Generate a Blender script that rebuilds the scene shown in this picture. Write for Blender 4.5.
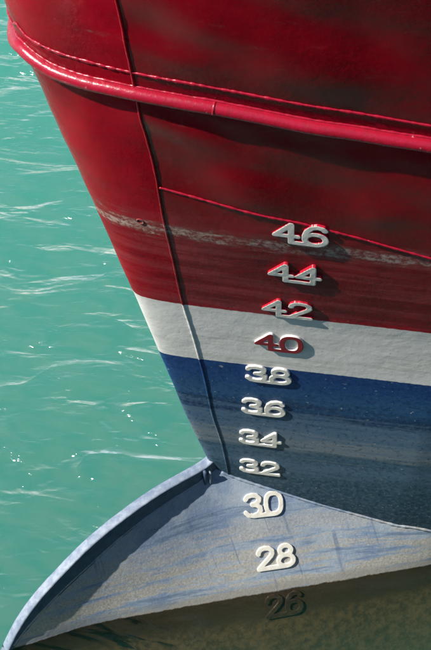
import bpy, math, random
import numpy as np
from mathutils import Vector, noise

# ------------------------------------------------------------------ clear
for o in list(bpy.data.objects):
    bpy.data.objects.remove(o, do_unlink=True)
scene = bpy.context.scene
col = scene.collection

# ------------------------------------------------------------------ camera
# world: X aft along the ship, Y to starboard, Z up, water at z = 0 (metres)
YAW, PITCH = math.radians(33.0), math.radians(45.0)
fwd = Vector((math.sin(YAW) * math.cos(PITCH), math.cos(YAW) * math.cos(PITCH), -math.sin(PITCH)))
cam_data = bpy.data.cameras.new('camera')
cam = bpy.data.objects.new('camera', cam_data)
col.objects.link(cam)
cam.location = (-1.239, -2.364, 4.0)
cam.rotation_euler = fwd.to_track_quat('-Z', 'Y').to_euler()
cam_data.sensor_fit = 'VERTICAL'
cam_data.sensor_height = 36.0
cam_data.lens = 36.0 * 1210.0 / 650.0
cam_data.clip_start = 0.12
cam_data.clip_end = 3000.0
scene.camera = cam

# ------------------------------------------------------------------ sky and sun
SUN = Vector((-0.68, 0.205, 0.70)).normalized()      # direction towards the sun
elev = math.asin(SUN.z)
world = bpy.data.worlds.new('World')
scene.world = world
world.use_nodes = True
wn = world.node_tree
bg = wn.nodes['Background']
sky = wn.nodes.new('ShaderNodeTexSky')
sky.sky_type = 'NISHITA'
sky.sun_disc = False
sky.sun_elevation = elev
sky.sun_rotation = math.atan2(SUN.x, SUN.y)
sky.dust_density = 0.0
sky.air_density = 0.75
sky.ozone_density = 1.5
sky.altitude = 0
wn.links.new(sky.outputs[0], bg.inputs[0])
bg.inputs[1].default_value = 0.12
sun_data = bpy.data.lights.new('sun', 'SUN')
sun_data.energy = 5.0
sun_data.angle = math.radians(0.53)
sun_data.color = (1.0, 0.95, 0.87)
sun = bpy.data.objects.new('sun', sun_data)
sun.rotation_euler = (-SUN).to_track_quat('-Z', 'Y').to_euler()
sun.location = (-20, 5, 20)
col.objects.link(sun)
vs = scene.view_settings
vs.view_transform = 'Standard'
vs.look = 'None'
vs.gamma = 1.0
vs.exposure = 0.5
scene.render.engine = 'CYCLES'
scene.cycles.transparent_max_bounces = 12
scene.cycles.volume_bounces = 2
scene.cycles.max_bounces = 6
scene.cycles.diffuse_bounces = 3
scene.cycles.glossy_bounces = 3

# ------------------------------------------------------------------ node helper
class G:
    def __init__(self, name):
        self.m = bpy.data.materials.new(name)
        self.m.use_nodes = True
        self.t = self.m.node_tree
        self.t.nodes.clear()
        self.out = self.t.nodes.new('ShaderNodeOutputMaterial')
        tc = self.t.nodes.new('ShaderNodeTexCoord')
        self.P = tc.outputs['Object']
        s = self.t.nodes.new('ShaderNodeSeparateXYZ')
        self.t.links.new(self.P, s.inputs[0])
        self.x, self.y, self.z = s.outputs
    def put(self, sock, v):
        if hasattr(v, 'links') or isinstance(v, bpy.types.NodeSocket):
            self.t.links.new(v, sock)
        elif v is not None:
            if isinstance(v, (tuple, list)) and len(v) == 3 and sock.type == 'RGBA':
                v = (*v, 1.0)
            sock.default_value = v
    def node(self, kind, ins=None, **props):
        n = self.t.nodes.new(kind)
        for k, v in props.items():
            setattr(n, k, v)
        for k, v in (ins or {}).items():
            self.put(n.inputs[k], v)
        return n
    def math(self, op, a, b=None, c=None, clamp=False):
        n = self.node('ShaderNodeMath', {0: a}, operation=op, use_clamp=clamp)
        if b is not None: self.put(n.inputs[1], b)
        if c is not None: self.put(n.inputs[2], c)
        return n.outputs[0]
    def scale(self, v, loc=(0, 0, 0)):
        return self.node('ShaderNodeMapping', {0: self.P, 1: loc, 3: v}).outputs[0]
    def noise(self, vec, scale, detail=4, rough=0.55, dist=0.0):
        return self.node('ShaderNodeTexNoise', {'Vector': vec, 'Scale': scale, 'Detail': detail,
                         'Roughness': rough, 'Distortion': dist}).outputs[0]
    def ramp(self, v, a, b, lo=0.0, hi=1.0):
        n = self.node('ShaderNodeMapRange', {0: v, 1: a, 2: b, 3: lo, 4: hi}, interpolation_type='SMOOTHSTEP')
        return n.outputs[0]
    def mix(self, f, a, b):
        n = self.node('ShaderNodeMix', data_type='RGBA')
        self.put(n.inputs[0], f); self.put(n.inputs[6], a); self.put(n.inputs[7], b)
        return n.outputs[2]
    def mixf(self, f, a, b):
        n = self.node('ShaderNodeMix', data_type='FLOAT')
        self.put(n.inputs[0], f); self.put(n.inputs[2], a); self.put(n.inputs[3], b)
        return n.outputs[0]
    def bump(self, h, strength, distance, normal=None):
        n = self.node('ShaderNodeBump', {'Strength': strength, 'Distance': distance, 'Height': h})
        if normal is not None: self.put(n.inputs['Normal'], normal)
        return n.outputs[0]
    def finish(self, color, rough=0.5, normal=None, spec=0.5, coat=0.0, coat_rough=0.1, ior=1.5):
        b = self.node('ShaderNodeBsdfPrincipled', {'Base Color': color, 'Roughness': rough,
                      'Specular IOR Level': spec, 'Coat Weight': coat, 'Coat Roughness': coat_rough, 'IOR': ior, 'Coat IOR': 1.45 if ior > 1.3 else 1.2})
        if normal is not None: self.put(b.inputs['Normal'], normal)
        self.t.links.new(b.outputs[0], self.out.inputs[0])
        return self.m

RED = (0.35, 0.0025, 0.013)
WHITE = (0.74, 0.72, 0.67)
BLUE = (0.012, 0.055, 0.19)

def hull_paint(name, zones, gloss=0.0):
    """one paint job; `zones` says which of its bands a piece of plating can show"""
    g = G(name)
    z = g.math('ADD', g.z, g.math('MULTIPLY', g.math('SUBTRACT', g.noise(g.P, 55, 2), 0.5), 0.006))
    streak = g.noise(g.scale((2.2, 2.2, 30)), 1.0, 4, 0.68)
    fine = g.noise(g.P, 70, 3, 0.7)
    c, rough, strength, scr = None, 0.5, 0.2, 0.0
    if 'red' in zones:
        # fresh gloss above, rubbed and faded lower down
        cloud = g.noise(g.P, 3.2, 3, 0.6)
        worn = g.ramp(g.z, 2.02, 1.82)
        # side plates: same red as the nose, darkened with their shade painted in
        side_shade = 0.66 if gloss else 1.0
        red = g.mix(g.ramp(cloud, 0.35, 0.7), tuple(v * side_shade for v in RED), tuple(v * side_shade for v in (0.21, 0.002, 0.008)))
        red = g.mix(g.math('MULTIPLY', worn, g.ramp(streak, 0.40, 0.68, 0.0, 0.75)), red, (0.30, 0.04, 0.045))
        red = g.mix(g.math('MULTIPLY', worn, g.ramp(streak, 0.44, 0.36, 0, 0.6)), red, (0.13, 0.010, 0.015))
        # the band scraped by fenders, and stray chips around it
        d = g.math('ABSOLUTE', g.math('SUBTRACT', g.z, g.math('ADD', 1.847, g.math('MULTIPLY', g.noise(g.scale((2, 2, 0)), 2.2, 2), 0.03))))
        band = g.ramp(d, 0.0, 0.075, 1.0, 0.0)
        sc = g.math('ADD', g.math('MULTIPLY', band, 0.27), g.noise(g.scale((10, 10, 42)), 1.0, 8, 0.78))
        stain = g.math('MULTIPLY', g.ramp(sc, 0.56, 0.76), 0.6)
        red = g.mix(stain, red, (0.20, 0.06, 0.05))
        scr = g.math('MULTIPLY', g.ramp(sc, 0.66, 0.84), g.ramp(fine, 0.36, 0.54, 0.1, 1.0))
        chips = g.ramp(g.noise(g.scale((22, 22, 55), (5, 2, 1)), 1.0, 3, 0.6), 0.735, 0.765)
        scr = g.math('MAXIMUM', scr, g.math('MULTIPLY', chips, g.ramp(g.z, 2.0, 1.9)))
        red = g.mix(g.math('MULTIPLY', scr, 0.8), red, g.mix(g.ramp(fine, 0.35, 0.65), (0.24, 0.13, 0.10), (0.54, 0.43, 0.36)))
        c = red
        rough = g.mixf(worn, g.ramp(fine, 0.3, 0.7, 0.17, 0.30), 0.42)
        rough = g.mixf(scr, rough, 0.75)
        strength = g.ramp(cloud, 0.35, 0.65, 0.15, 0.5)
    if 'white' in zones:
        white = g.mix(g.ramp(streak, 0.46, 0.72, 0, 0.6), WHITE, (0.50, 0.47, 0.41))
        white = g.mix(g.ramp(g.noise(g.P, 90, 3, 0.6), 0.64, 0.72, 0, 0.55), white, (0.34, 0.31, 0.28))
        if c is None: c = white
        else:
            is_red = g.ramp(z, 1.484, 1.488)
            c = g.mix(is_red, white, c)
            rough = g.mixf(is_red, 0.55, rough)
            strength = g.mixf(is_red, 0.22, strength)
            scr = g.math('MULTIPLY', scr, is_red)
    if 'blue' in zones:
        # old level tide stains, broken up by grain
        zz = g.math('ADD', g.z, g.math('MULTIPLY', g.math('SUBTRACT', streak, 0.5), 0.30))
        r = g.node('ShaderNodeValToRGB', {0: g.math('DIVIDE', zz, 1.25)})
        stops = [(0.20, (0.023, 0.051, 0.078)), (0.36, (0.029, 0.074, 0.109)), (0.47, (0.072, 0.135, 0.203)), (0.52, (0.036, 0.088, 0.133)),
                 (0.57, (0.182, 0.216, 0.238)), (0.63, (0.091, 0.155, 0.224)), (0.69, (0.065, 0.128, 0.210)), (0.74, (0.012, 0.038, 0.098)),
                 (0.80, (0.021, 0.078, 0.182)), (0.90, BLUE), (1.0, (0.010, 0.040, 0.155))]
        el = r.color_ramp.elements
        el[0].position, el[0].color = stops[0][0], (*stops[0][1], 1)
        el[1].position, el[1].color = stops[-1][0], (*stops[-1][1], 1)
        for p_, c_ in stops[1:-1]:
            e = el.new(p_); e.color = (*c_, 1)
        blue = r.outputs[0]
        blue = g.mix(g.math('MULTIPLY', g.ramp(fine, 0.46, 0.68, 0, 0.5), g.ramp(g.z, 1.1, 0.8, 0.3, 1.0)), blue, (0.11, 0.155, 0.20))
        blue = g.mix(g.ramp(fine, 0.46, 0.34, 0, 0.5), blue, (0.008, 0.022, 0.045))
        blue = g.mix(g.ramp(g.noise(g.scale((60, 60, 75)), 1.0, 2, 0.5), 0.70, 0.75, 0, 0.7), blue, (0.36, 0.38, 0.38))
        if c is None: c = blue
        else:
            is_blue = g.ramp(z, 1.181, 1.185, 1.0, 0.0)
            c = g.mix(is_blue, c, blue)
    crinkle = g.noise(g.P, 80, 3, 0.68, 0.1)
    h = g.math('SUBTRACT', crinkle, g.math('MULTIPLY', scr, 0.25))
    n = g.bump(h, strength, 0.0022)
    n = g.bump(g.noise(g.P, 17, 2, 0.6, 0.2), 0.2 if 'red' in zones else 0.10, 0.008, n)
    return g.finish(c, rough, n, 0.5, g.ramp(g.z, 1.85, 2.05, 0.0, 0.1 + gloss) if 'red' in zones else 0.0, 0.06, (1.14 if gloss == 0 else 1.32) if zones == ('red',) else 1.25)

def rail_paint():
    g = G('rail_paint')
    fine = g.noise(g.P, 60, 4, 0.65)
    c = g.mix(g.ramp(fine, 0.3, 0.7), (0.40, 0.008, 0.03), (0.31, 0.006, 0.020))
    wear = g.ramp(g.noise(g.P, 38, 5, 0.7), 0.66, 0.72)
    c = g.mix(g.math('MULTIPLY', wear, 0.7), c, (0.62, 0.42, 0.40))
    n = g.bump(g.noise(g.P, 50, 4, 0.6), 0.45, 0.003)
    return g.finish(c, g.ramp(fine, 0.3, 0.7, 0.22, 0.36), n, 0.6)

def bulb_paint():
    g = G('bulb_paint')
    streak = g.noise(g.scale((2.0, 2.5, 24)), 1.0, 6, 0.72)
    cloud = g.noise(g.P, 5, 4, 0.65)
    fine = g.noise(g.P, 130, 4, 0.75)
    base = g.mix(g.ramp(cloud, 0.36, 0.64), (0.165, 0.235, 0.35), (0.30, 0.36, 0.43))
    base = g.mix(g.ramp(fine, 0.45, 0.72, 0, 0.35), base, (0.44, 0.47, 0.49))
    base = g.mix(g.ramp(fine, 0.42, 0.28, 0, 0.35), base, (0.13, 0.18, 0.26))
    sandy = g.math('MULTIPLY', g.ramp(g.z, 0.42, 0.08), g.ramp(streak, 0.44, 0.54))
    base = g.mix(g.math('MULTIPLY', sandy, 0.85), base, g.mix(g.ramp(fine, 0.3, 0.7), (0.27, 0.245, 0.20), (0.47, 0.44, 0.375)))
    base = g.mix(g.ramp(streak, 0.46, 0.36, 0, 0.7), base, (0.105, 0.15, 0.225))
    # chain and fender scrapes running up and down, and long smears along the plate
    scr = g.ramp(g.noise(g.scale((58, 0, 3.0), (2, 8, 3)), 1.0, 2, 0.5, 0.4), 0.60, 0.67)
    scr = g.math('MULTIPLY', scr, g.ramp(g.noise(g.P, 4.0, 2, 0.5), 0.50, 0.58))
    base = g.mix(g.math('MULTIPLY', scr, 0.5), base, (0.07, 0.12, 0.22))
    base = g.mix(g.ramp(g.noise(g.P, 48, 4, 0.7), 0.66, 0.71, 0, 0.75), base, (0.09, 0.085, 0.08))
    tide = g.math('ADD', g.z, g.math('MULTIPLY', g.math('SUBTRACT', g.noise(g.P, 22, 5, 0.75), 0.5), 0.016))
    grey = g.math('MULTIPLY', g.ramp(tide, 0.050, 0.018), 0.6)
    base = g.mix(grey, base, (0.21, 0.205, 0.185))
    weed = g.ramp(tide, 0.008, 0.001)
    wcol = g.mix(g.ramp(g.noise(g.P, 34, 5, 0.75), 0.35, 0.65), (0.034, 0.021, 0.007), (0.095, 0.060, 0.022))
    wcol = g.mix(g.ramp(g.z, -0.12, -0.07), wcol, g.mix(fine, (0.014, 0.009, 0.004), (0.05, 0.034, 0.014)))
    c = g.mix(weed, base, wcol)
    h = g.math('ADD', g.noise(g.P, 45, 4, 0.65), g.math('MULTIPLY', weed, fine))
    n = g.bump(h, 0.5, 0.003)
    return g.finish(c, g.mixf(weed, 0.62, 0.5), n, 0.4)

def plain_paint(name, c1, c2, rough=0.5, sc=60, bump=0.35):
    g = G(name)
    f = g.noise(g.P, sc, 4, 0.65)
    c = g.mix(g.ramp(f, 0.32, 0.68), c1, c2)
    c = g.mix(g.ramp(g.noise(g.P, 160, 3, 0.6), 0.66, 0.74, 0, 0.6), c, tuple(0.45 * v for v in c1))
    return g.finish(c, rough, g.bump(f, bump, 0.0025), 0.45)

def water_surface():
    g = G('sea_water')
    rot = g.node('ShaderNodeMapping', {0: g.P, 2: (0, 0, math.radians(38)), 3: (1, 1, 0)}).outputs[0]
    rot = g.node('ShaderNodeMapping', {0: rot, 3: (0.7, 1.8, 1)}).outputs[0]
    n1 = g.noise(rot, 2.3, 3, 0.45, 0.6)
    n2 = g.noise(rot, 14.0, 3, 0.55, 0.7)
    ridge = g.math('SUBTRACT', 1.0, g.math('ABSOLUTE', g.math('MULTIPLY', g.math('SUBTRACT', n1, 0.5), 4.0)), clamp=True)
    ridge = g.math('POWER', ridge, 3.0)
    h = g.math('ADD', g.math('MULTIPLY', n1, 1.0), g.math('MULTIPLY', n2, 0.07))
    h = g.math('ADD', h, g.math('MULTIPLY', ridge, 0.05))
    patch = g.ramp(g.noise(rot, 1.9, 3, 0.6, 1.0), 0.60, 0.70)
    cap = g.math('MULTIPLY', g.math('MULTIPLY', patch, ridge), g.noise(rot, 26.0, 2, 0.5, 0.5))
    h = g.math('ADD', h, g.math('MULTIPLY', cap, 0.12))
    calm = g.ramp(g.math('ADD', g.y, g.math('MULTIPLY', g.x, 0.3)), -0.35, 0.15, 0.05, 1.0)
    nrm = g.bump(h, calm, 0.17)
    fr = g.node('ShaderNodeFresnel', {'IOR': 1.33, 'Normal': nrm})
    gl = g.node('ShaderNodeBsdfGlossy', {'Color': (1, 1, 1), 'Roughness': 0.11, 'Normal': nrm})
    tr = g.node('ShaderNodeBsdfTransparent', {'Color': (1, 1, 1)})
    mx = g.node('ShaderNodeMixShader', {0: fr.outputs[0], 1: tr.outputs[0], 2: gl.outputs[0]})
    g.t.links.new(mx.outputs[0], g.out.inputs[0])
    sc = g.node('ShaderNodeVolumeScatter', {'Color': (0.12, 0.57, 0.44), 'Density': 0.32, 'Anisotropy': 0.0})
    ab = g.node('ShaderNodeVolumeAbsorption', {'Color': (0.10, 0.80, 0.66), 'Density': 0.10})
    ad = g.node('ShaderNodeAddShader', {0: sc.outputs[0], 1: ab.outputs[0]})
    g.t.links.new(ad.outputs[0], g.out.inputs['Volume'])
    return g.m

def sand():
    g = G('seabed_sand')
    c = g.mix(g.ramp(g.noise(g.P, 0.7, 5, 0.6), 0.3, 0.7), (0.10, 0.10, 0.07), (0.15, 0.14, 0.10))
    return g.finish(c, 0.9)

def concrete():
    g = G('quay_concrete')
    c = g.mix(g.ramp(g.noise(g.P, 2.5, 6, 0.65), 0.3, 0.7), (0.17, 0.145, 0.115), (0.27, 0.235, 0.19))
    c = g.mix(g.ramp(g.math('ADD', g.z, g.math('MULTIPLY', g.noise(g.P, 5, 4), 0.4)), 1.0, 0.5), c, (0.045, 0.04, 0.028))
    return g.finish(c, 0.85, g.bump(g.noise(g.P, 30, 5, 0.6), 0.6, 0.01), 0.3)

M = dict(sand=sand(), hull=hull_paint('ship_paint', ('red', 'white', 'blue')), red=hull_paint('ship_red', ('red',)), red_gloss_shaded=hull_paint('ship_red_gloss_shaded', ('red',), 0.35), blue=hull_paint('ship_blue', ('blue',)), rail=rail_paint(), bulb=bulb_paint(), water=water_surface(), quay=concrete(),
         cream=plain_paint('cream_numeral_paint', (0.80, 0.77, 0.68), (0.70, 0.67, 0.58), 0.5),
         white=plain_paint('white_edge_paint', (0.76, 0.75, 0.72), (0.66, 0.65, 0.62), 0.5),
         red_edge=plain_paint('red_edge_paint', (0.50, 0.010, 0.03), (0.40, 0.008, 0.024), 0.35),
         red_face=plain_paint('red_numeral_paint', (0.30, 0.012, 0.022), (0.22, 0.010, 0.018), 0.45),
         weed=plain_paint('weed_growth', (0.040, 0.027, 0.012), (0.016, 0.011, 0.005), 0.5, 70, 0.8),
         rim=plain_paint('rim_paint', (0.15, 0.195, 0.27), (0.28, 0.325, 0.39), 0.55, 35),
         rim_side_shade=plain_paint('rim_side_shade_paint', (0.035, 0.065, 0.125), (0.065, 0.10, 0.16), 0.55, 35),  # darker copy of the rim colour; shade on the bar's sides is painted in
         deck=plain_paint('deck_paint', (0.12, 0.13, 0.12), (0.16, 0.17, 0.16), 0.7, 8))

# ------------------------------------------------------------------ object helpers
def link(name, verts, faces, mats, parent=None, smooth=True, face_mat=None):
    me = bpy.data.meshes.new(name)
    me.from_pydata([tuple(map(float, v)) for v in verts], [], faces)
    for m in (mats if isinstance(mats, (list, tuple)) else [mats]):
        me.materials.append(m)
    if smooth:
        me.polygons.foreach_set('use_smooth', [True] * len(me.polygons))
    if face_mat is not None:
        me.polygons.foreach_set('material_index', face_mat)
    me.update()
    o = bpy.data.objects.new(name, me)
    col.objects.link(o)
    o.parent = parent
    return o

def zone_link(name, verts, faces, parent, red):
    fm = []
    for f in faces:
        zs = [verts[i][2] for i in f]
        fm.append(1 if min(zs) > 1.50 else (2 if max(zs) < 1.165 else 0))
    return link(name, verts, faces, [M['hull'], M[red], M['blue']], parent, True, fm)

def grid_faces(nr, nc, flip=False):
    f = []
    for r in range(nr - 1):
        for c in range(nc - 1):
            a = r * nc + c
            q = (a, a + 1, a + nc + 1, a + nc)
            f.append(q[::-1] if flip else q)
    return f

# ------------------------------------------------------------------ hull form
ZX = [-2.5, .2, .42, .53, .82, 1.18, 1.49, 1.89, 2.15, 2.36, 2.56, 2.9, 3.4]
XS = [1.0, .34, .285, .255, .17, .08, .0, -.105, -.175, -.23, -.275, -.35, -.45]
ZK = [-2.5, .3, .7, .9, 1.1, 1.3, 1.5, 1.7, 1.9, 2.15, 2.4, 2.8, 3.4]
KK = [.03, .03, .018, .016, .02, .036, .062, .11, .17, .215, .265, .45, .78]
T = 0.9
def _sm(z, a, b):
    return sum(w * np.interp(z + o, a, b) for o, w in ((-.08, 1/9), (-.04, 2/9), (0, 3/9), (.04, 2/9), (.08, 1/9)))
_zt = np.linspace(-2.6, 3.5, 611)
_xt, _kt = _sm(_zt, ZX, XS), _sm(_zt, ZK, KK)
def stem_x(z): return float(np.interp(z, _zt, _xt))
def nose_k(z): return float(np.interp(z, _zt, _kt))
Y_AFT = 2.6
def hull_x(y, z):
    k = nose_k(z); a = abs(y)
    x = stem_x(z) - k + math.sqrt(k * k + (min(a, Y_AFT) / T) ** 2)
    if a > Y_AFT: x += (a - Y_AFT) * 9.0
    if z < 1.1:                       # below, the side turns more parallel to the keel behind a knuckle
        yk = 0.43 + 0.145 * z
        if a > yk: x += 0.22 * (a - yk) * min(1.0, max(0.0, (1.1 - z) / 0.25))
    return x
def half_breadth(x, z):
    lo, hi = 0.0, 2.5
    if hull_x(0, z) >= x: return 0.0
    for _ in range(36):
        m = (lo + hi) / 2
        if hull_x(m, z) < x: lo = m
        else: hi = m
    return lo
# plates pushed in between the frames, and the ridges left standing: (y, z, radius, height)
DENTS = [(-.40, 2.085, .085, .011), (-.30, 2.10, .06, -.007), (-.52, 2.13, .09, -.009), (-.345, 2.27, .06, .007), (-.27, 2.31, .045, .005),
         (-.45, 2.665, .085, .011), (-.36, 2.60, .07, -.008), (-.60, 2.56, .10, .010), (-.70, 2.66, .10, -.012), (-.39, 2.53, .06, .006),
         (-.52, 2.72, .08, -.007), (-.62, 2.06, .07, .006), (-.47, 1.80, .09, -.004), (-.24, 1.95, .07, .003)]
def dent(y, z):
    if abs(y) > 1.8: return 0.0
    a = 1.0 if z > 2.1 else (0.30 if z < 1.75 else 0.30 + 0.70 * (z - 1.75) / 0.35)
    v = 0.008 * noise.noise(Vector((y * 4.0 + 3.1, z * 4.6, 0.3))) + 0.0018 * noise.noise(Vector((y * 13, z * 15, 4.0)))
    v *= a
    for cy, cz, r, d in DENTS:
        q = ((y - cy) ** 2 + (z - cz) ** 2) / (r * r)
        if q < 9: v += d * math.exp(-q)
    return v
def hull_normal(y, z):
    e = 0.002
    dy = Vector((hull_x(y + e, z) - hull_x(y - e, z), 2 * e, 0))
    dz = Vector((hull_x(y, z + e) - hull_x(y, z - e), 0, 2 * e))
    n = dy.cross(dz)
    if n.x > 0: n = -n
    return n.normalized()
def hull_point(y, z, off=0.0):
    return Vector((hull_x(y, z), y, z)) + hull_normal(y, z) * (dent(y, z) + off)

SEAM_Z = [-2.5, 0, .38, .66, .87, 1.19, 1.29, 1.5, 1.86, 2.075, 2.28, 2.36, 2.46, 2.665, 3.4]
SEAM_Y = [.035, .035, .048, .07, .077, .102, .112, .13, .194, .23, .256, .266, .283, .317, .42]
def seam_y(z): return float(sum(w * np.interp(z + o, SEAM_Z, SEAM_Y) for o, w in ((-.06, .25), (0, .5), (.06, .25))))
def upper_weld(a): return float(np.interp(a, [0, .03, .114, .286, .395, .474, .615, .753, 1.5, 4], [2.490, 2.472, 2.466, 2.457, 2.453, 2.444, 2.425, 2.404, 2.30, 2.2]))
def lower_weld(a): return float(np.interp(a, [0, .227, .32, .474, .573, .69, 1.2, 4], [2.11, 2.05, 2.025, 1.98, 1.94, 1.885, 1.66, 1.3]))
def rail_z(a): return float(np.interp(a, [0, .096, .174, .275, .408, .56, .746, 1.5, 4], [2.425, 2.402, 2.396, 2.396, 2.388, 2.366, 2.344, 2.27, 2.2]))
HULL_TOP, HULL_BOTTOM = 3.3, -2.0

# ------------------------------------------------------------------ the sea
def water_height(x, y):
    h = 0.0
    for (kx, ky, a, ph) in WAVES:
        h += a * math.sin(kx * x + ky * y + ph)
    return h
random.seed(5)
WAVES = []
for i in range(16):
    lam = 0.16 * (1.14 ** i)
    ang = math.radians(62 + random.uniform(-48, 48))
    k = 2 * math.pi / lam
    WAVES.append((k * math.cos(ang), k * math.sin(ang), 0.0008 * lam ** 0.9, random.uniform(0, 6.28)))
def axis(lo, hi, step, far):
    near = list(np.arange(lo, hi + 1e-6, step))
    return [-far, -far * .3, lo - 12, lo - 4, lo - 1.2] + near + [hi + 1.2, hi + 4, hi + 12, far * .3, far]
def build_water():
    X, Y = axis(-5.0, 2.6, 0.04, 500), axis(-3.2, 7.0, 0.04, 500)
    XX, YY = np.meshgrid(X, Y)
    H = np.zeros_like(XX)
    for kx, ky, a, ph in WAVES:
        H += a * np.sin(kx * XX + ky * YY + ph)
    fade = np.clip(np.minimum.reduce([XX + 5.0, 2.6 - XX, YY + 3.2, 7.0 - YY]), 0, 1)
    H *= fade
    # calmer in the lee against the bulb
    d = np.sqrt((np.clip(-YY - 0.2, -0.3, 9)) ** 2 + (XX * 0.2) ** 2)
    H *= np.where(YY < -0.02, np.clip(d * 0.9, 0.22, 1.0), 1.0)
    v = np.stack([XX.ravel(), YY.ravel(), H.ravel()], 1).tolist()
    nr, nc = len(Y), len(X)
    f = grid_faces(nr, nc)
    b = len(v)
    corners = [0, nc - 1, nr * nc - 1, (nr - 1) * nc]
    F = 500
    v += [(-F, -F, -9), (F, -F, -9), (F, F, -9), (-F, F, -9)]
    f.append((b + 3, b + 2, b + 1, b))
    edges = [list(range(0, nc)), list(range(nc - 1, nr * nc, nc)), list(range(nr * nc - 1, (nr - 1) * nc - 1, -1)), list(range((nr - 1) * nc, -1, -nc))]
    for i, e in enumerate(edges):
        f.append(tuple(e[::-1]) + (b + i, b + (i + 1) % 4))
    o = link('water', v, f, M['water'])
    o['kind'] = 'structure'
    o['label'] = 'rippled turquoise harbour water around the bow'
build_water()
def build_seabed():
    n = 60
    v = []
    for j in range(n):
        for i in range(n):
            x, y = -500 + 1000 * i / (n - 1), -500 + 1000 * j / (n - 1)
            v.append((x, y, -4.6 + 0.25 * noise.noise(Vector((x * .05, y * .05, 0)))))
    o = link('seabed', v, grid_faces(n, n), M['sand'])
    o['kind'] = 'structure'
    o['label'] = 'muddy harbour bed under the turquoise water'
build_seabed()

# ------------------------------------------------------------------ the quay the picture is taken from
def build_quay():
    r = Vector((math.cos(YAW), -math.sin(YAW), 0)); f = Vector((math.sin(YAW), math.cos(YAW), 0))
    c = Vector((cam.location.x, cam.location.y, 0))
    prof = [(0.36, -9.5), (0.36, 2.27), (0.33, 2.33), (0.27, 2.36), (-2.6, 2.38), (-2.75, 3.9), (-3.6, 3.95), (-30, 4.0), (-30, -9.5)]  # raised back part is an unseen wall, added to dim light on the hull
    v, fc = [], []
    xs_ = [-40, -8, -3, 0, 3, 8, 40]
    for s in xs_:
        for d, z in prof:
            v.append(c + r * s + f * d + Vector((0, 0, z)))
    n = len(prof)
    for i in range(len(xs_) - 1):
        for j in range(n):
            fc.append((i * n + j, (i + 1) * n + j, (i + 1) * n + (j + 1) % n, i * n + (j + 1) % n))
    fc.append(tuple(range(n))); fc.append(tuple(range(len(v) - 1, len(v) - n - 1, -1)))
    o = link('quay', v, fc, M['quay'], smooth=False)
    o['kind'] = 'structure'
    o['label'] = 'concrete quay with a low unseen wall behind the viewer, added to cut sky light'
build_quay()

# ------------------------------------------------------------------ the ship
ship = bpy.data.objects.new('ship', None)
ship.location = (0, 0, 0)
col.objects.link(ship)
ship['label'] = 'red, white and blue ship bow with welded draught numerals and a bulbous foot'
ship['category'] = 'ship'

def zlist(lo, hi, step):
    return list(np.linspace(lo, hi, max(2, int((hi - lo) / step) + 1)))

def build_stem_plate():
    Z = zlist(HULL_BOTTOM, 0.2, 0.1)[:-1] + zlist(0.2, HULL_TOP, 0.014)
    n = 41
    v = []
    for z in Z:
        s = seam_y(z)
        for i in range(n):
            t = -1 + 2 * i / (n - 1)
            v.append(hull_point(s * t, z))
    o = zone_link('stem_plate', v, grid_faces(len(Z), n, True), ship, 'red')
    o['label'] = 'rounded nose plate of the bow, left of the upright weld'
build_stem_plate()

G_T = list(np.concatenate([np.linspace(0, 0.9, 78), np.linspace(0.93, 1.6, 18), np.linspace(1.75, 3.6, 14)]))
def build_side_plate(side, lo, hi, nrow, label):
    v = []
    nc = len(G_T)
    for r in range(nrow):
        w = r / (nrow - 1)
        for t in G_T:
            y = 0.25 + t; z = 1.5
            for _ in range(7):
                a, b = lo(y), hi(y)
                z = a + (b - a) * w
                y = seam_y(z) + t
            v.append(hull_point(side * y, z))
    o = zone_link('hull_plate', v, grid_faces(nrow, nc, side < 0), ship, 'red_gloss_shaded')
    o['label'] = label
for side, nm in ((-1, 'near'), (1, 'far')):
    fine = side < 0
    build_side_plate(side, lambda a: HULL_BOTTOM, lambda a: 0.02, 8 if fine else 4, 'blue plate at the waterline, %s side' % nm)
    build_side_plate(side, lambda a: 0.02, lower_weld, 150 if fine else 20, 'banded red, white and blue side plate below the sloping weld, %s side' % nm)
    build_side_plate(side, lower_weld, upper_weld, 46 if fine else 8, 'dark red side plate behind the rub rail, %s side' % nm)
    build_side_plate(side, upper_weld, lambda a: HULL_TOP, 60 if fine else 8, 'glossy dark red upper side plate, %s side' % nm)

def build_deck():
    ys = list(np.linspace(-3.4, 3.4, 61))
    v = [(hull_x(y, HULL_TOP - 0.02), y, HULL_TOP - 0.02) for y in ys]
    link('deck', v, [tuple(range(len(v)))], M['deck'], ship, smooth=False)
build_deck()

# ---- swept shapes
def frame_at(pts, i):
    a = pts[max(i - 1, 0)]; b = pts[min(i + 1, len(pts) - 1)]
    return (b - a).normalized()
def tube(name, pts, normals, radius, mat, parent, sides=8, squash=1.0, wob=0.0, freq=60.0, cap=True, label=None):
    v, f = [], []
    L = 0.0
    for i, p in enumerate(pts):
        if i: L += (pts[i] - pts[i - 1]).length
        t = frame_at(pts, i); n = normals[i]
        n = (n - t * n.dot(t)).normalized(); s = t.cross(n)
        r = radius * (1 + wob * noise.noise(Vector((L * freq, 1.7, radius * 900))))
        for j in range(sides):
            a = 2 * math.pi * j / sides
            v.append(p + s * (math.cos(a) * r) + n * (math.sin(a) * r * squash))
    for i in range(len(pts) - 1):
        for j in range(sides):
            f.append((i * sides + j, i * sides + (j + 1) % sides, (i + 1) * sides + (j + 1) % sides, (i + 1) * sides + j))
    if cap:
        f.append(tuple(range(sides))[::-1]); b = (len(pts) - 1) * sides; f.append(tuple(range(b, b + sides)))
    o = link(name, v, f, mat, parent)
    if label: o['label'] = label
    return o

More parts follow.
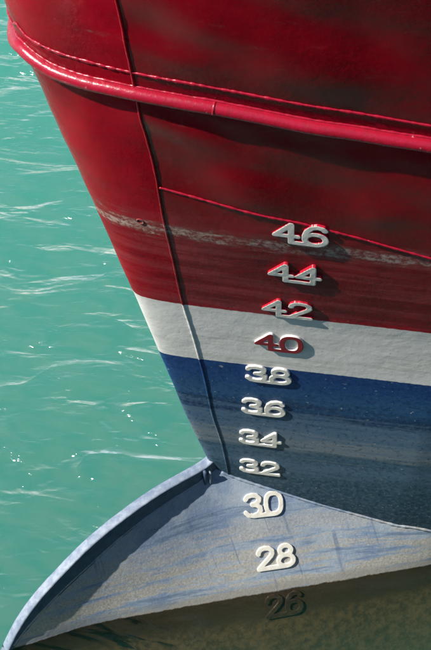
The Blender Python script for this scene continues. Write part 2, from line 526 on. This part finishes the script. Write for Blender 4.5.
def along(fn_z, y0, y1, step, off=0.0):
    n = max(2, int(abs(y1 - y0) / step))
    P, N = [], []
    for i in range(n + 1):
        y = y0 + (y1 - y0) * i / n
        z = fn_z(abs(y))
        P.append(hull_point(y, z, off)); N.append(hull_normal(y, z))
    return P, N

# upright welds where the nose plate meets the side plates
for side in (-1, 1):
    P, N = [], []
    for z in zlist(0.30, HULL_TOP, 0.006 if side < 0 else 0.03):
        y = side * seam_y(z)
        P.append(hull_point(y, z, 0.0012)); N.append(hull_normal(y, z))
    tube('weld_bead', P, N, 0.0042, M['hull'], ship, 8, 0.65, 0.22, 75, label='upright weld between nose plate and side plate')
P, N = along(upper_weld, -1.3, 1.3, 0.0035, 0.001)
tube('weld_bead', P, N, 0.0040, M['rail'], ship, 8, 0.75, 0.6, 120, label='bright red weld running just above the rub rail')
for side in (-1, 1):
    P, N = along(lower_weld, side * (seam_y(2.05) + 0.003), side * 1.3, 0.0035, 0.001)
    tube('weld_bead', P, N, 0.0038, M['rail'], ship, 8, 0.75, 0.6, 120, label='red weld sloping down aft below the rub rail')
# the rub rail: a half-round pipe carried round the nose
P, N = along(rail_z, -3.2, 3.2, 0.02, 0.008)
rail = tube('rub_rail', P, N, 0.0172, M['rail'], ship, 20, 1.0, 0.03, 9, label='glossy red half-round rub rail wrapping the nose')
def rail_band(y):
    z = rail_z(abs(y)); p, n = hull_point(y, z, 0.008), hull_normal(y, z)
    q = hull_point(y + 0.01, rail_z(abs(y + 0.01)), 0.008)
    t = (q - p).normalized()
    tube('joint_weld', [p - t * 0.003, p, p + t * 0.003], [n, n, n], 0.0180, M['rail'], rail, 20)
for y in (-0.412, 0.6): rail_band(y)
def toe(sign):
    P, N = [], []
    for i in range(430):
        y = -1.3 + 2.0 * i / 429
        z = rail_z(abs(y)) + sign * 0.0165
        P.append(hull_point(y, z, 0.001)); N.append(hull_normal(y, z))
    tube('weld_bead', P, N, 0.004, M['rail'], rail, 6, 0.9, 0.6, 90)
toe(1); toe(-1)
# small welded ring on the nose plate
def ring(y, z, r):
    n = hull_normal(y, z); p = hull_point(y, z, 0.001)
    e1 = Vector((0, 0, 1)).cross(n).normalized(); e2 = n.cross(e1)
    P = [p + e1 * math.cos(a) * r + e2 * math.sin(a) * r for a in np.linspace(0, 2 * math.pi, 25)]
    tube('plug_weld', P, [n] * 25, 0.0022, M['hull'], ship, 6, cap=False, label='small round weld ring on the nose plate')
ring(-0.144, 1.885, 0.0095)

# ------------------------------------------------------------------ the bulb
BX = [-.78, -.70, -.6, -.54, -.4, -.283, -.227, -.009, .111, .164, .275, .434, .6, .773, .924, 1.3, 2, 4]
BW = [-.05, -.01, .022, .040, .066, .098, .12, .207, .254, .275, .32, .384, .452, .52, .578, .70, .9, 1.2]
BM = [.25, .25, .25, .25, .26, .32, .36, .50, .58, .63, .69, .66, .61, .46, .24, .1, .05, .0]
_bx = np.linspace(-.8, 4, 481)
def _bs(a): return sum(w * np.interp(_bx + o, BX, a) for o, w in ((-.06, .25), (0, .5), (.06, .25)))
_bw, _bm = _bs(BW), _bs(BM)
def bulb_y(x, z):
    w = float(np.interp(x, _bx, _bw)); m = float(np.interp(x, _bx, _bm))
    if z >= 0: return w - m * z
    mu = m + (0.62 - m) * min(1.0, -z / 0.25) if m < 0.62 else m
    return w + mu * 0.9 * (1 - math.exp(z / 0.9))
def bulb_point(x, z, off=0.0):
    p = Vector((x, -bulb_y(x, z), z))
    return p + bulb_normal(x, z) * (off + 0.002 * noise.noise(Vector((x * 6, z * 7, 2.2))))
def bulb_normal(x, z):
    e = 0.004
    n = Vector((2 * e, -(bulb_y(x + e, z) - bulb_y(x - e, z)), 0)).cross(Vector((0, -(bulb_y(x, z + e) - bulb_y(x, z - e)), 2 * e)))
    if n.y > 0: n = -n
    return n.normalized()
def bulb_top(x):
    # height where the side reaches the rim bar's face, at most 0.48 (there it is inside the hull)
    lo, hi = -1.2, 0.48
    if bulb_y(x, hi) > 0.016: return hi
    for _ in range(40):
        m = (lo + hi) / 2
        if bulb_y(x, m) > 0.016: lo = m
        else: hi = m
    return lo
def build_bulb(side):
    X = list(np.concatenate([np.linspace(-.76, 1.15, 150), np.linspace(1.3, 4, 12)]))
    n = 64
    v = []
    for x in X:
        top = bulb_top(x)
        for j in range(n):
            w = (j / (n - 1)) ** 1.5
            z = top + (-1.7 - top) * w
            p = bulb_point(x, z)
            v.append((p.x, p.y * -side * (1.0 if side < 0 else 0.8), p.z))
    return link('bulb_side', v, grid_faces(len(X), n, side > 0), M['bulb'], bulb)
bulb = bpy.data.objects.new('bulbous_bow', None)
col.objects.link(bulb)
bulb.parent = ship
bulb['label'] = 'pale grey blue bulbous foot of the bow, half under water'
build_bulb(-1); build_bulb(1)

PROF = [(.30, .56), (.285, .51), (.265, .485), (.225, .473), (.16, .468), (.08, .463), (.0, .450), (-.1, .422), (-.2, .385), (-.29, .338), (-.375, .280),
        (-.44, .232), (-.5, .178), (-.565, .100), (-.625, .0), (-.675, -.11), (-.71, -.22), (-.75, -.5), (-.71, -.9), (-.5, -1.3), (0, -1.6)]
def catmull(pts, k):
    out = []
    for i in range(len(pts) - 1):
        p0, p1, p2, p3 = (np.array(pts[max(min(j, len(pts) - 1), 0)]) for j in (i - 1, i, i + 1, i + 2))
        for s in range(k):
            t = s / k
            out.append(0.5 * ((2 * p1) + (-p0 + p2) * t + (2 * p0 - 5 * p1 + 4 * p2 - p3) * t * t + (-p0 + 3 * p1 - 3 * p2 + p3) * t ** 3))
    out.append(np.array(pts[-1]))
    return out
def build_rim():
    C = catmull([(px, pz + 0.011) for px, pz in PROF], 14)
    # section: (sideways, inwards)
    hw, b = 0.020, 0.005
    sec = [(-hw, 0.17), (-hw, 0.05), (-hw, b), (-hw + b * .3, b * .3), (-hw + b, 0), (-hw * .3, -0.001), (hw * .3, -0.001), (hw - b, 0), (hw - b * .3, b * .3), (hw, b), (hw, 0.05), (hw, 0.17)]
    v, f = [], []
    for i, p in enumerate(C):
        a, q = C[max(i - 1, 0)], C[min(i + 1, len(C) - 1)]
        t = (q - a) / np.linalg.norm(q - a)
        nx, nz = -t[1], t[0]          # inwards: right of travel
        # travelling forward and down; inside of the bulb is below / aft
        if nz > 0 or (abs(nz) < 1e-3 and nx < 0): nx, nz = -nx, -nz
        if p[1] < -0.6: nx, nz = abs(nx), nz if p[1] > -0.9 else abs(nz)
        for (s, d) in sec:
            w = 0.0014 * noise.noise(Vector((p[0] * 14, p[1] * 14, s * 50))) + 0.0012 * noise.noise(Vector((p[0] * 45, p[1] * 45, s * 90)))
            v.append((p[0] + nx * (d + w), s + w, p[1] + nz * (d + w)))
    m = len(sec)
    for i in range(len(C) - 1):
        for j in range(m - 1):
            f.append((i * m + j, (i + 1) * m + j, (i + 1) * m + j + 1, i * m + j + 1))
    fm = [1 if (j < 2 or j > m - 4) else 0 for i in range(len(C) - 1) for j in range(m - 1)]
    o = link('rim_bar', v, f, [M['rim'], M['rim_side_shade']], bulb, True, fm)
    o['label'] = 'thick pale blue bar along the ridge of the bulb'
build_rim()
# weld along the foot of the rim bar
P, N = [], []
for x in np.linspace(-.60, .27, 130):
    z = bulb_top(x) - 0.004
    p = bulb_point(x, z, 0.001); P.append(p); N.append(bulb_normal(x, z))
tube('weld_bead', P, N, 0.005, M['bulb'], bulb, 6, 0.9, 0.5, 60)
# small lug in the corner between the rim bar and the stem
P = [Vector((.232, -.027, .405 + .075 * i / 6)) for i in range(7)]
tube('corner_lug', P, [Vector((0, -1, 0))] * 7, 0.006, M['rim_side_shade'], bulb, 8, 1.3, 0.2, 40)
P = [Vector((.250, -.034, .40 + .07 * i / 6)) for i in range(7)]
tube('corner_lug', P, [Vector((0, -1, 0))] * 7, 0.005, M['rim'], bulb, 8, 1.3, 0.2, 40)
# weld where the bulb meets the hull side
P, N = [], []
for x in np.linspace(.30, 1.2, 150):
    lo, hi = -0.5, 0.48
    for _ in range(30):
        m = (lo + hi) / 2
        if bulb_y(x, m) > half_breadth(x, m): lo = m
        else: hi = m
    z = lo
    P.append(bulb_point(x, z, 0.002)); N.append((bulb_normal(x, z) + hull_normal(-bulb_y(x, z), z)).normalized())
tube('weld_bead', P, N, 0.0055, M['bulb'], bulb, 8, 0.9, 0.5, 60)

# ------------------------------------------------------------------ draught numerals
def arc(cx, cy, rx, ry, a0, a1, n=22, p=1.0):
    out = []
    for i in range(n + 1):
        a = math.radians(a0 + (a1 - a0) * i / n)
        c, s = math.cos(a), math.sin(a)
        out.append((cx + rx * math.copysign(abs(c) ** p, c), cy + ry * math.copysign(abs(s) ** p, s)))
    return out
W = 0.62
DIG = {
 '4': [[(.44, 0), (.44, 1)], [(.44, 1), (0, .36), (W, .36)]],
 '6': [[(.57, .86), (.50, .96), (.36, 1.0), (.20, .93), (.08, .75), (.02, .48), (.02, .30)], arc(.31, .30, .29, .30, 0, 360)],
 '2': [[(.02, .74), (.05, .87), (.15, .97), (.31, 1.0), (.47, .96), (.57, .85), (.58, .71), (.52, .58), (.36, .40), (.15, .18), (.0, .0), (W, .0)]],
 '0': [arc(.31, .5, .30, .5, 0, 360, 36, 0.8)],
 '3': [[(.02, .82), (.10, .95), (.28, 1.0), (.45, .96), (.55, .84), (.54, .70), (.44, .58), (.28, .54)],
       [(.28, .54), (.46, .50), (.58, .38), (.59, .22), (.50, .07), (.31, 0), (.12, .04), (.0, .18)]],
 '8': [arc(.31, .77, .23, .23, 0, 360), arc(.31, .27, .30, .27, 0, 360)],
}
JOIN = {'4': (.44, .31), '3': (.31, .25), '2': (.3, .3), '6': (.2, .31), '8': (.25, .31), '0': (.25, .31)}
def seg_dist(px, py, a, b):
    ax, ay = a; bx, by = b
    dx, dy = bx - ax, by - ay
    l2 = dx * dx + dy * dy + 1e-12
    t = np.clip(((px - ax) * dx + (py - ay) * dy) / l2, 0, 1)
    return np.hypot(px - ax - t * dx, py - ay - t * dy)
def numeral_mesh(text, width=0.153, height=0.100, stroke=0.0172, thick=0.0075, bevel=0.0006, bar=True):
    s = stroke / 2
    uw = width - stroke
    dw = uw * 0.435                    # digit width on centreline
    segs = []
    for i, ch in enumerate(text):
        x0 = s + i * (uw - dw)
        for pl in DIG[ch]:
            q = [(x0 + p[0] / W * dw, s + p[1] * (height - stroke)) for p in pl]
            segs += list(zip(q[:-1], q[1:]))
    if bar:
        xa = s + JOIN[text[0]][0] / W * dw
        xb = s + (uw - dw) + (JOIN[text[1]][1] if text[1] != '4' else .44) / W * dw
        segs.append(((xa, s), (xb, s)))
    h = 0.0021
    X = np.arange(-2 * h, width + 2 * h, h); Y = np.arange(-2 * h, height + 2 * h, h)
    XX, YY = np.meshgrid(X, Y)
    D = np.full_like(XX, 9.0)
    for a, b in segs: D = np.minimum(D, seg_dist(XX, YY, a, b))
    F = s - D                          # >0 inside
    V, idx, faces, border = [], {}, [], []
    def vid(key, x, y):
        if key not in idx:
            idx[key] = len(V); V.append((x, y))
        return idx[key]
    ny, nx = F.shape
    for r in range(ny - 1):
        for c in range(nx - 1):
            cs = [(r, c), (r, c + 1), (r + 1, c + 1), (r + 1, c)]
            ins = [F[q] > 0 for q in cs]
            if not any(ins): continue
            poly = []
            for i in range(4):
                a, b = cs[i], cs[(i + 1) % 4]
                if ins[i]: poly.append((vid(a, X[a[1]], Y[a[0]]), False))
                if ins[i] != ins[(i + 1) % 4]:
                    t = F[a] / (F[a] - F[b])
                    key = (min(a, b), max(a, b))
                    poly.append((vid(key, X[a[1]] + t * (X[b[1]] - X[a[1]]), Y[a[0]] + t * (Y[b[0]] - Y[a[0]])), True))
            ids = [p[0] for p in poly]
            if len(ids) >= 3: faces.append(tuple(ids))
            if not all(ins):
                for i in range(len(poly)):
                    if poly[i][1] and poly[(i + 1) % len(poly)][1]: border.append((poly[i][0], poly[(i + 1) % len(poly)][0]))
    P = np.array(V)
    dd = np.full(len(P), 9.0)
    for a, b in segs: dd = np.minimum(dd, seg_dist(P[:, 0], P[:, 1], a, b))
    ins_d = np.clip((s - dd) / bevel, 0, 1)
    zt = thick - bevel * (1 - np.sqrt(1 - (1 - ins_d) ** 2))
    return P, zt, faces, border, width, height, thick, bevel

def draught_mark(text, place, z_draw, base_point, normal_fn, level_fn, face, edge, label, width=0.153, height=0.100, parent=ship, jig=0.0, thick=0.0075):
    P, zt, faces, border, w, h, th, bv = numeral_mesh(text, width, height, thick=thick)
    p = base_point; n = normal_fn
    e1 = (level_fn - n * level_fn.dot(n)).normalized()
    if jig: 
        from mathutils import Quaternion
        e1 = Quaternion(n, jig) @ e1
    e2 = n.cross(e1)
    if e2.z < 0: e2 = -e2
    V = [p + e1 * (q[0] - w / 2) + e2 * q[1] + n * (z + 0.0006 * noise.noise(Vector((q[0] * 40, q[1] * 40, z_draw)))) for q, z in zip(P, zt)]
    nb = len(V)
    V += [p + e1 * (q[0] - w / 2) + e2 * q[1] - n * 0.012 for q in P]
    F = list(faces); fm = [0] * len(F)
    for a, b in border:
        F.append((a, a + nb, b + nb, b)); fm.append(1)
    me_used = sorted(set(i for f in F for i in f)); remap = {o: i for i, o in enumerate(me_used)}
    V = [V[i] for i in me_used]; F = [tuple(remap[i] for i in f) for f in F]
    o = link('draught_mark', V, F, [face, edge], parent, True, fm)
    o.data.set_sharp_from_angle(angle=math.radians(50))
    o['label'] = label
    return o

HULL_MARKS = [('46', 0.268, 1.885), ('44', 0.300, 1.69), ('42', 0.326, 1.49), ('40', 0.342, 1.29),
              ('38', 0.347, 1.092), ('36', 0.361, 0.885), ('34', 0.378, 0.68), ('32', 0.402, 0.47)]
for text, x, z in HULL_MARKS:
    y = -half_breadth(x, z)
    ym = -half_breadth(x - 0.02, z + 0.05)
    p = hull_point(y, z)
    n = hull_normal(y, z + 0.05)
    lev = Vector((hull_x(y - .02, z) - hull_x(y + .02, z), -.04, 0)).normalized()
    if text == '40': f, e, d = M['red_face'], M['white'], 'dark red numeral 40 with white edges on the white band'
    elif int(text) > 40: f, e, d = M['cream'], M['red_edge'], 'cream numeral %s with red edges on the red paint' % text
    else: f, e, d = M['cream'], M['white'], 'cream numeral %s with white edges on the blue paint' % text
    draught_mark(text, None, float(text), p, n, lev, f, e, d)
for text, x, z in (('30', 0.392, 0.268), ('28', 0.376, 0.082), ('26', 0.352, -0.09)):
    p = bulb_point(x, z); n = bulb_normal(x, z + 0.05)
    lev = Vector((.04, -(bulb_y(x + .02, z) - bulb_y(x - .02, z)), 0)).normalized()
    if text == '26': f, e, d = M['weed'], M['weed'], 'weed covered brown numeral 26 just under the water'
    else: f, e, d = M['cream'], M['white'], 'cream numeral %s on the pale bulb' % text
    draught_mark(text, None, float(text), p, n, lev, f, e, d)
